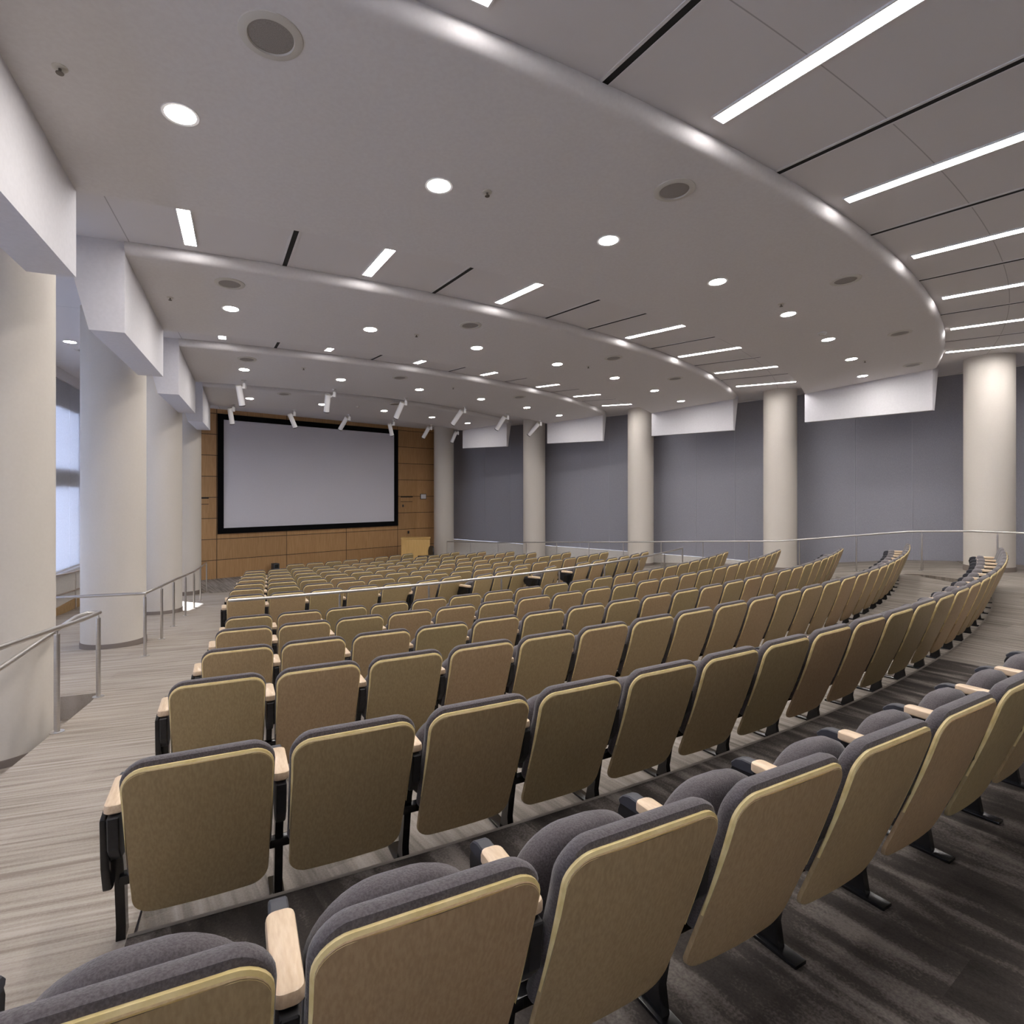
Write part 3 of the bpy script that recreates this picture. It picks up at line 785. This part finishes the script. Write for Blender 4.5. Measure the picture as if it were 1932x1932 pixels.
# left rails
t = thing('guard_rail', 'steel rail on two posts beside the rearmost left column', 'handrail', (0, 0, 0))
def el(s): return (EDGE_P[0] + EDGE_D[0] * s + .03, EDGE_P[1] + EDGE_D[1] * s)
zf = lambda s: fl(Rof(el(s))) + .90
pts = [(*el(s), zf(s)) for s in (-5.2, -3.5, -2, -1, 0, 1, 1.8, 2.42)]
e1 = Vector(pts[-1]); nrm = Vector((-.922, -.387, 0)); bk = Vector((.387, -.922, 0))
pts += [tuple(e1 + nrm * .05 - bk * .03), tuple(e1 + nrm * .12), tuple(e1 + nrm * .14 + bk * .3 + Vector((0, 0, .02))), tuple(e1 + nrm * .14 + bk * 2.6 + Vector((0, 0, .0)))]
bm = bmesh.new(); add_tube(bm, pts, .021, 12); obj('top_rail', bm, M['chrome'], t, smooth=True)
for s in (-3.6, -1.2, 1.02, 2.36): post(t, *el(s), zf(s) - .90, zf(s), .022)
t = thing('guard_rail', 'steel rail with seven posts along the left columns down to the stage', 'handrail', (0, 0, 0))
P2 = [(-5.15, 8.18), (-5.78, 9.62), (-6.40, 11.03), (-7.05, 12.59), (-7.68, 14.08), (-8.23, 15.40), (-8.98, 17.14)]
h2 = lambda p: fl(Rof(p)) + .88
pts = [(-6.55, 7.71, h2(P2[0])), (*lerp2(P2[0], (-6.55, 7.71), .04), h2(P2[0]))] + [(*p, h2(p)) for p in P2]
bm = bmesh.new(); add_tube(bm, pts, .021, 12); obj('top_rail', bm, M['chrome'], t, smooth=True)
for p in P2: post(t, *p, h2(p) - .88, h2(p), .020)
t = thing('guard_rail', 'double steel rail on the window ledge wall behind the left columns', 'handrail', (0, 0, 0))
pw = lambda s: wl(s, .12)
za = lambda s: fl(Rof(pw(s)))
for dz in (.92, .48):
    bm = bmesh.new(); add_tube(bm, [(*pw(s), za(s) + dz) for s in frange(-3.0, 4.4, 12)], .02, 10); obj('top_rail' if dz > .6 else 'lower_rail', bm, M['chrome'], t, smooth=True)
for s in (-1.2, .9, 3.0): post(t, *pw(s), za(s), za(s) + .92, .016)

# ------------------------------------------------------------------ auditorium chair
ZB0, ZT0 = .15, .795
def back_y(z):
    s = min(max((z - ZB0) / (ZT0 - ZB0), 0), 1.1)
    return .235 * max(0, 1 - s) ** 1.15
def half_w(z):
    s = (z - ZB0) / (ZT0 - ZB0); return .238 + .008 * min(max(s, 0), 1)
def outline(zb, zt, grow, rt, rb, nc=7):
    """rounded outline of the back, counter-clockwise from bottom centre: (x, z)"""
    wt, wb = half_w(zt) + grow, half_w(zb) + grow
    P = []
    for i in range(nc + 1):
        a = -PI / 2 + PI / 2 * i / nc; P.append((wb - rb + rb * math.cos(a), zb + rb + rb * math.sin(a)))
    for k in range(1, 6):
        z = zb + rb + (zt - rt - zb - rb) * k / 6; P.append((half_w(z) + grow, z))
    for i in range(nc + 1):
        a = PI / 2 * i / nc; P.append((wt - rt + rt * math.cos(a), zt - rt + rt * math.sin(a)))
    return P + [(-x, z) for x, z in P[::-1]]
def curve_y(x, z): return back_y(z) + .22 * x * x - .022 * (1 - (x / .25) ** 2) * 0
def sheet(bm, layers):
    """layers: list of (outline, dy); stacked rings, closed by row-wise caps"""
    rings = []
    for P, dy in layers: rings.append([bm.verts.new((x, curve_y(x, z) + dy, z)) for x, z in P])
    n = len(rings[0])
    for a, b in zip(rings, rings[1:]):
        for i in range(n): bm.faces.new((a[i], a[(i + 1) % n], b[(i + 1) % n], b[i]))
    for ring, (P, dy) in ((rings[0], layers[0]), (rings[-1], layers[-1])):
        h = n // 2; mids = []                # strips between the right side and its mirror, with inner columns
        rows = []
        for i in range(h):
            a, b = ring[i], ring[n - 1 - i]; r = [a]
            xa, z = P[i]
            for k in range(1, 6):
                x = xa * (1 - k / 3.0); r.append(bm.verts.new((x, curve_y(x, z) + dy, z)))
            r.append(b); rows.append(r)
        for p, q in zip(rows, rows[1:]):
            for k in range(6):
                vs = []
                for v in (p[k], p[k + 1], q[k + 1], q[k]):
                    if v not in vs: vs.append(v)
                if len(vs) > 2: bm.faces.new(vs)

def build_parts():
    P = {}
    bm = bmesh.new(); o0 = outline(ZB0 + .004, ZT0 - .009, -.003, .068, .07); o1 = outline(ZB0, ZT0, 0, .075, .075)
    sheet(bm, [(o0, 0.0), (o1, .009), (o1, .014)]); P['back_panel'] = (bm, M['veneer'], True)
    # pale edge band over the upper rim of the back
    bm = bmesh.new(); full = outline(ZB0 - .002, ZT0 + .003, .003, .076, .075); inner = outline(ZB0 + .012, ZT0 - .013, -.0035, .068, .07)
    sel = [i for i in range(len(full)) if full[i][1] > .33]
    prev = None
    for i in sel:
        (x, z), (xi, zi) = full[i], inner[i]
        tp = min(1, max(.12, (z - .36) / .30)); xi = x + (xi - x) * tp; zi = z + (zi - z) * tp
        ring = [bm.verts.new((xi, curve_y(xi, zi) - .0004, zi)), bm.verts.new((x, curve_y(x, z) + .0065, z)), bm.verts.new((x, curve_y(x, z) + .0065 + .009 * tp, z)), bm.verts.new((xi, curve_y(xi, zi) + .0068 + .006 * tp, zi))]
        if prev:
            for k in range(4): bm.faces.new((prev[k], prev[(k + 1) % 4], ring[(k + 1) % 4], ring[k]))
        else: bm.faces.new(ring[::-1])
        prev = ring
    bm.faces.new(prev); P['edge_band'] = (bm, M['edge'], False)
    bm = bmesh.new()
    g = lambda gr, dz, rt: outline(.30 - dz, ZT0 + .024 + dz, gr, rt, .05)
    sheet(bm, [(g(-.012, -.028, .07), .014), (g(.001, -.004, .08), .0175), (g(.007, 0, .085), .026), (g(.007, 0, .085), .040), (g(.002, -.003, .085), .058), (g(-.012, -.014, .08), .070), (g(-.04, -.04, .07), .078)])
    P['back_cushion'] = (bm, M['fabric'], True)
    # tipped-up seat
    bm = bmesh.new()
    def so(gr):
        zb, zt, rt, rb, w = .30 - gr * .6, .672 + gr, .165, .06, .224 + gr
        Q = []
        for i in range(8):
            a = -PI / 2 + PI / 2 * i / 7; Q.append((w - rb + rb * math.cos(a), zb + rb + rb * math.sin(a)))
        for k in range(1, 4): Q.append((w, zb + rb + (zt - rt - zb - rb) * k / 4))
        for i in range(10):
            a = PI / 2 * i / 9; Q.append((w - rt + rt * math.cos(a), zt - rt + rt * .9 * math.sin(a) + .1 * rt * (i / 9)))
        return Q + [(-x, z) for x, z in Q[::-1]]
    rings = []
    for gr, dy in ((-.05, .0), (-.015, .008), (0, .03), (0, .075), (-.012, .10), (-.03, .112)):
        rings.append([bm.verts.new((x, .31 + dy - (z - .3) * .10, z)) for x, z in so(gr)])
    n = len(rings[0])
    for a, b in zip(rings, rings[1:]):
        for i in range(n): bm.faces.new((a[i], a[(i + 1) % n], b[(i + 1) % n], b[i]))
    bm.faces.new(rings[0]); bm.faces.new(rings[-1])
    P['seat_cushion'] = (bm, M['fabric'], True)
    bm = bmesh.new(); add_box(bm, (0, .255, .30), (.56, .045, .035)); bevel(bm, .006); P['crossbar'] = (bm, M['steel_black'], False)
    return P

def arm_parts(x):
    P = []
    bm = bmesh.new()          # standard
    prof = [(.27, .010), (.37, .010), (.345, .10), (.315, .34), (.27, .52), (.17, .52), (.235, .36), (.285, .10)]
    add_prism(bm, prof, lambda p: (x - .016, p[0], p[1]), lambda p: (x + .016, p[0], p[1]))
    P.append(('leg', bm, M['steel_black'], None))
    bm = bmesh.new(); add_box(bm, (x, .345, .007), (.060, .30, .014)); bevel(bm, .004); P.append(('foot', bm, M['steel_black'], 'leg'))
    bm = bmesh.new()
    prof = [(.105, .602), (.36, .606), (.445, .606), (.472, .592), (.486, .56), (.480, .52), (.455, .485), (.40, .45), (.33, .42), (.24, .40), (.17, .42), (.12, .48)]
    add_prism(bm, prof, lambda p: (x - .019, p[0], p[1]), lambda p: (x + .019, p[0], p[1])); bevel(bm, .004, 1)
    P.append(('arm_panel', bm, M['black'], None))
    bm = bmesh.new(); rc = .022; oc = []
    for cx, cy, a0 in ((.033 - rc, .385 - rc, 0), (-.033 + rc, .385 - rc, 90), (-.033 + rc, .122 + rc, 180), (.033 - rc, .122 + rc, 270)):
        for k in range(5): oc.append((x + cx + rc * math.cos(rad(a0 + 22.5 * k)), cy + rc * math.sin(rad(a0 + 22.5 * k))))
    rg = [[bm.verts.new((x + (px - x) * q, .2535 + (py - .2535) * (1 - (1 - q) * .25), z)) for px, py in oc] for q, z in ((.82, .606), (1, .612), (1, .630), (.93, .638), (.75, .6415))]
    for a, b in zip(rg, rg[1:]):
        for k in range(len(oc)): bm.faces.new((a[k], a[(k + 1) % len(oc)], b[(k + 1) % len(oc)], b[k]))
    bm.faces.new(rg[0][::-1]); bm.faces.new(rg[-1])
    P.append(('armrest', bm, M['arm'], None))
    bm = bmesh.new()
    prof = [(.37, .604), (.37, .632), (.425, .632), (.455, .622), (.478, .60), (.472, .585), (.37, .59)]
    add_prism(bm, prof, lambda p: (x - .022, p[0], p[1]), lambda p: (x + .022, p[0], p[1])); bevel(bm, .004, 1)
    P.append(('arm_cap', bm, M['cap'], None))
    return P

def put_arm(root, x):
    made = {}
    for nm, bm, mt, par in arm_parts(x):
        made[nm] = obj(nm, bm, mt, made[par] if par else root, smooth=True, angle=35)
CHAIR = thing('auditorium_chair', 'x', 'chair', (0, 0, 0), 0, 'rows of auditorium chairs')
for nm, (bm, mt, sm) in build_parts().items(): obj(nm, bm, mt, CHAIR, smooth=True, angle=50 if sm else 35)
put_arm(CHAIR, PITCH / 2)
# end-of-row chair: second arm and an end shroud
END = dup(CHAIR, (0, 0, 0), 0, 'x')
put_arm(END, -PITCH / 2)
bm = bmesh.new()
prof = [(.13, .59), (.22, .60), (.28, .56), (.31, .47), (.29, .36), (.24, .28), (.19, .30), (.15, .40)]
add_prism(bm, prof, lambda p: (-PITCH / 2 - .045, p[0], p[1]), lambda p: (-PITCH / 2 - .015, p[0], p[1])); bevel(bm, .010, 2)
obj('end_shroud', bm, M['steel_black'], END, smooth=True)
ROWNAME = ['in the rearmost row', 'second row from the back', 'third row from the back', 'fourth row from the back', 'fifth row from the back', 'row just behind the cross-aisle rail',
           'row just ahead of the rail', 'second row ahead of the rail', 'third row ahead of the rail', 'fourth row ahead of the rail', 'fifth row ahead of the rail',
           'sixth row ahead of the rail', 'seventh row ahead of the rail', 'short front row nearest the screen']
used = set()
# the row ahead of the rail: movable sets turned a little towards the screen, with gaps that show their end arms
TURNED = {}
for a0, dl, ks in ((.6103, .29, (5, 6)), (.6688, .27, (7, 8, 9)), (.7541, .27, (10,)), (.8066, .06, (11, 12, 13, 14, 15, 16))):
    x, y = polar(CS, ROW_R[6], a0); a = a0
    for k in ks:
        TURNED[k] = (x, y, a + dl, k == ks[0])
        if dl > .1: x, y = x + PITCH * math.cos(a + dl), y + PITCH * math.sin(a + dl)
        else: a += PITCH / ROW_R[6]; x, y = polar(CS, ROW_R[6], a)
for r in range(14):
    for k in range(ROW_N[r]):
        a = ROW_A[r] + (k + .5) * PITCH / ROW_R[r]
        x, y = polar(CS, ROW_R[r], a)
        lab = 'wood-backed grey auditorium chair, %s from the left aisle, %s' % (NUM[k + 1], ROWNAME[r])
        if r == 13: lab = 'wood-backed grey auditorium chair, %s from left in the %s' % (NUM[k + 1], ROWNAME[r])
        src = CHAIR
        if k == 0: src = END
        if r == 6 and k in TURNED:
            x, y, a, fst = TURNED[k]
            if fst:
                src = END
                lab = 'wood-backed auditorium chair after a gap, %s from the left aisle, just ahead of the rail' % NUM[k + 1]
        if src.name not in used:
            used.add(src.name); src.location = (x, y, ROW_F[r]); src.rotation_euler = (0, 0, a); src['label'] = lab
        else:
            dup(src, (x, y, ROW_F[r]), a, lab)

# ------------------------------------------------------------------ daylight and camera
w = bpy.data.worlds.new('daylight'); scene.world = w; w.use_nodes = True
bg = w.node_tree.nodes['Background']; bg.inputs[0].default_value = (.62, .74, 1.0, 1); bg.inputs[1].default_value = 4.6
sl = bpy.data.lights.new('sun', 'SUN'); sl.energy = 12; sl.angle = rad(.6); sl.color = (.92, .95, 1)
so_ = bpy.data.objects.new('sun', sl); link(so_)
sd = Vector((.86, -.50, -.30)).normalized()
so_.rotation_euler = sd.to_track_quat('-Z', 'Y').to_euler(); so_.location = (-20, 20, 8)

cam = bpy.data.cameras.new('camera'); co = bpy.data.objects.new('camera', cam); link(co)
cam.sensor_width = 36; cam.lens = 36 * 1100 / 1932; cam.shift_x = 0; cam.shift_y = -36 / 1932
cam.clip_start = .05; cam.clip_end = 200
co.location = (0, 0, EYE); co.rotation_euler = (PI / 2, 0, 0)
scene.camera = co
vs = scene.view_settings
vs.view_transform = 'Standard'; vs.look = 'None'; vs.gamma = 1; vs.use_curve_mapping = False
vs.exposure = 1.4
scene.cycles.max_bounces = 8; scene.cycles.diffuse_bounces = 5; scene.cycles.glossy_bounces = 3; scene.cycles.transmission_bounces = 4
scene.cycles.sample_clamp_indirect = 6
scene.cycles.use_denoising = True
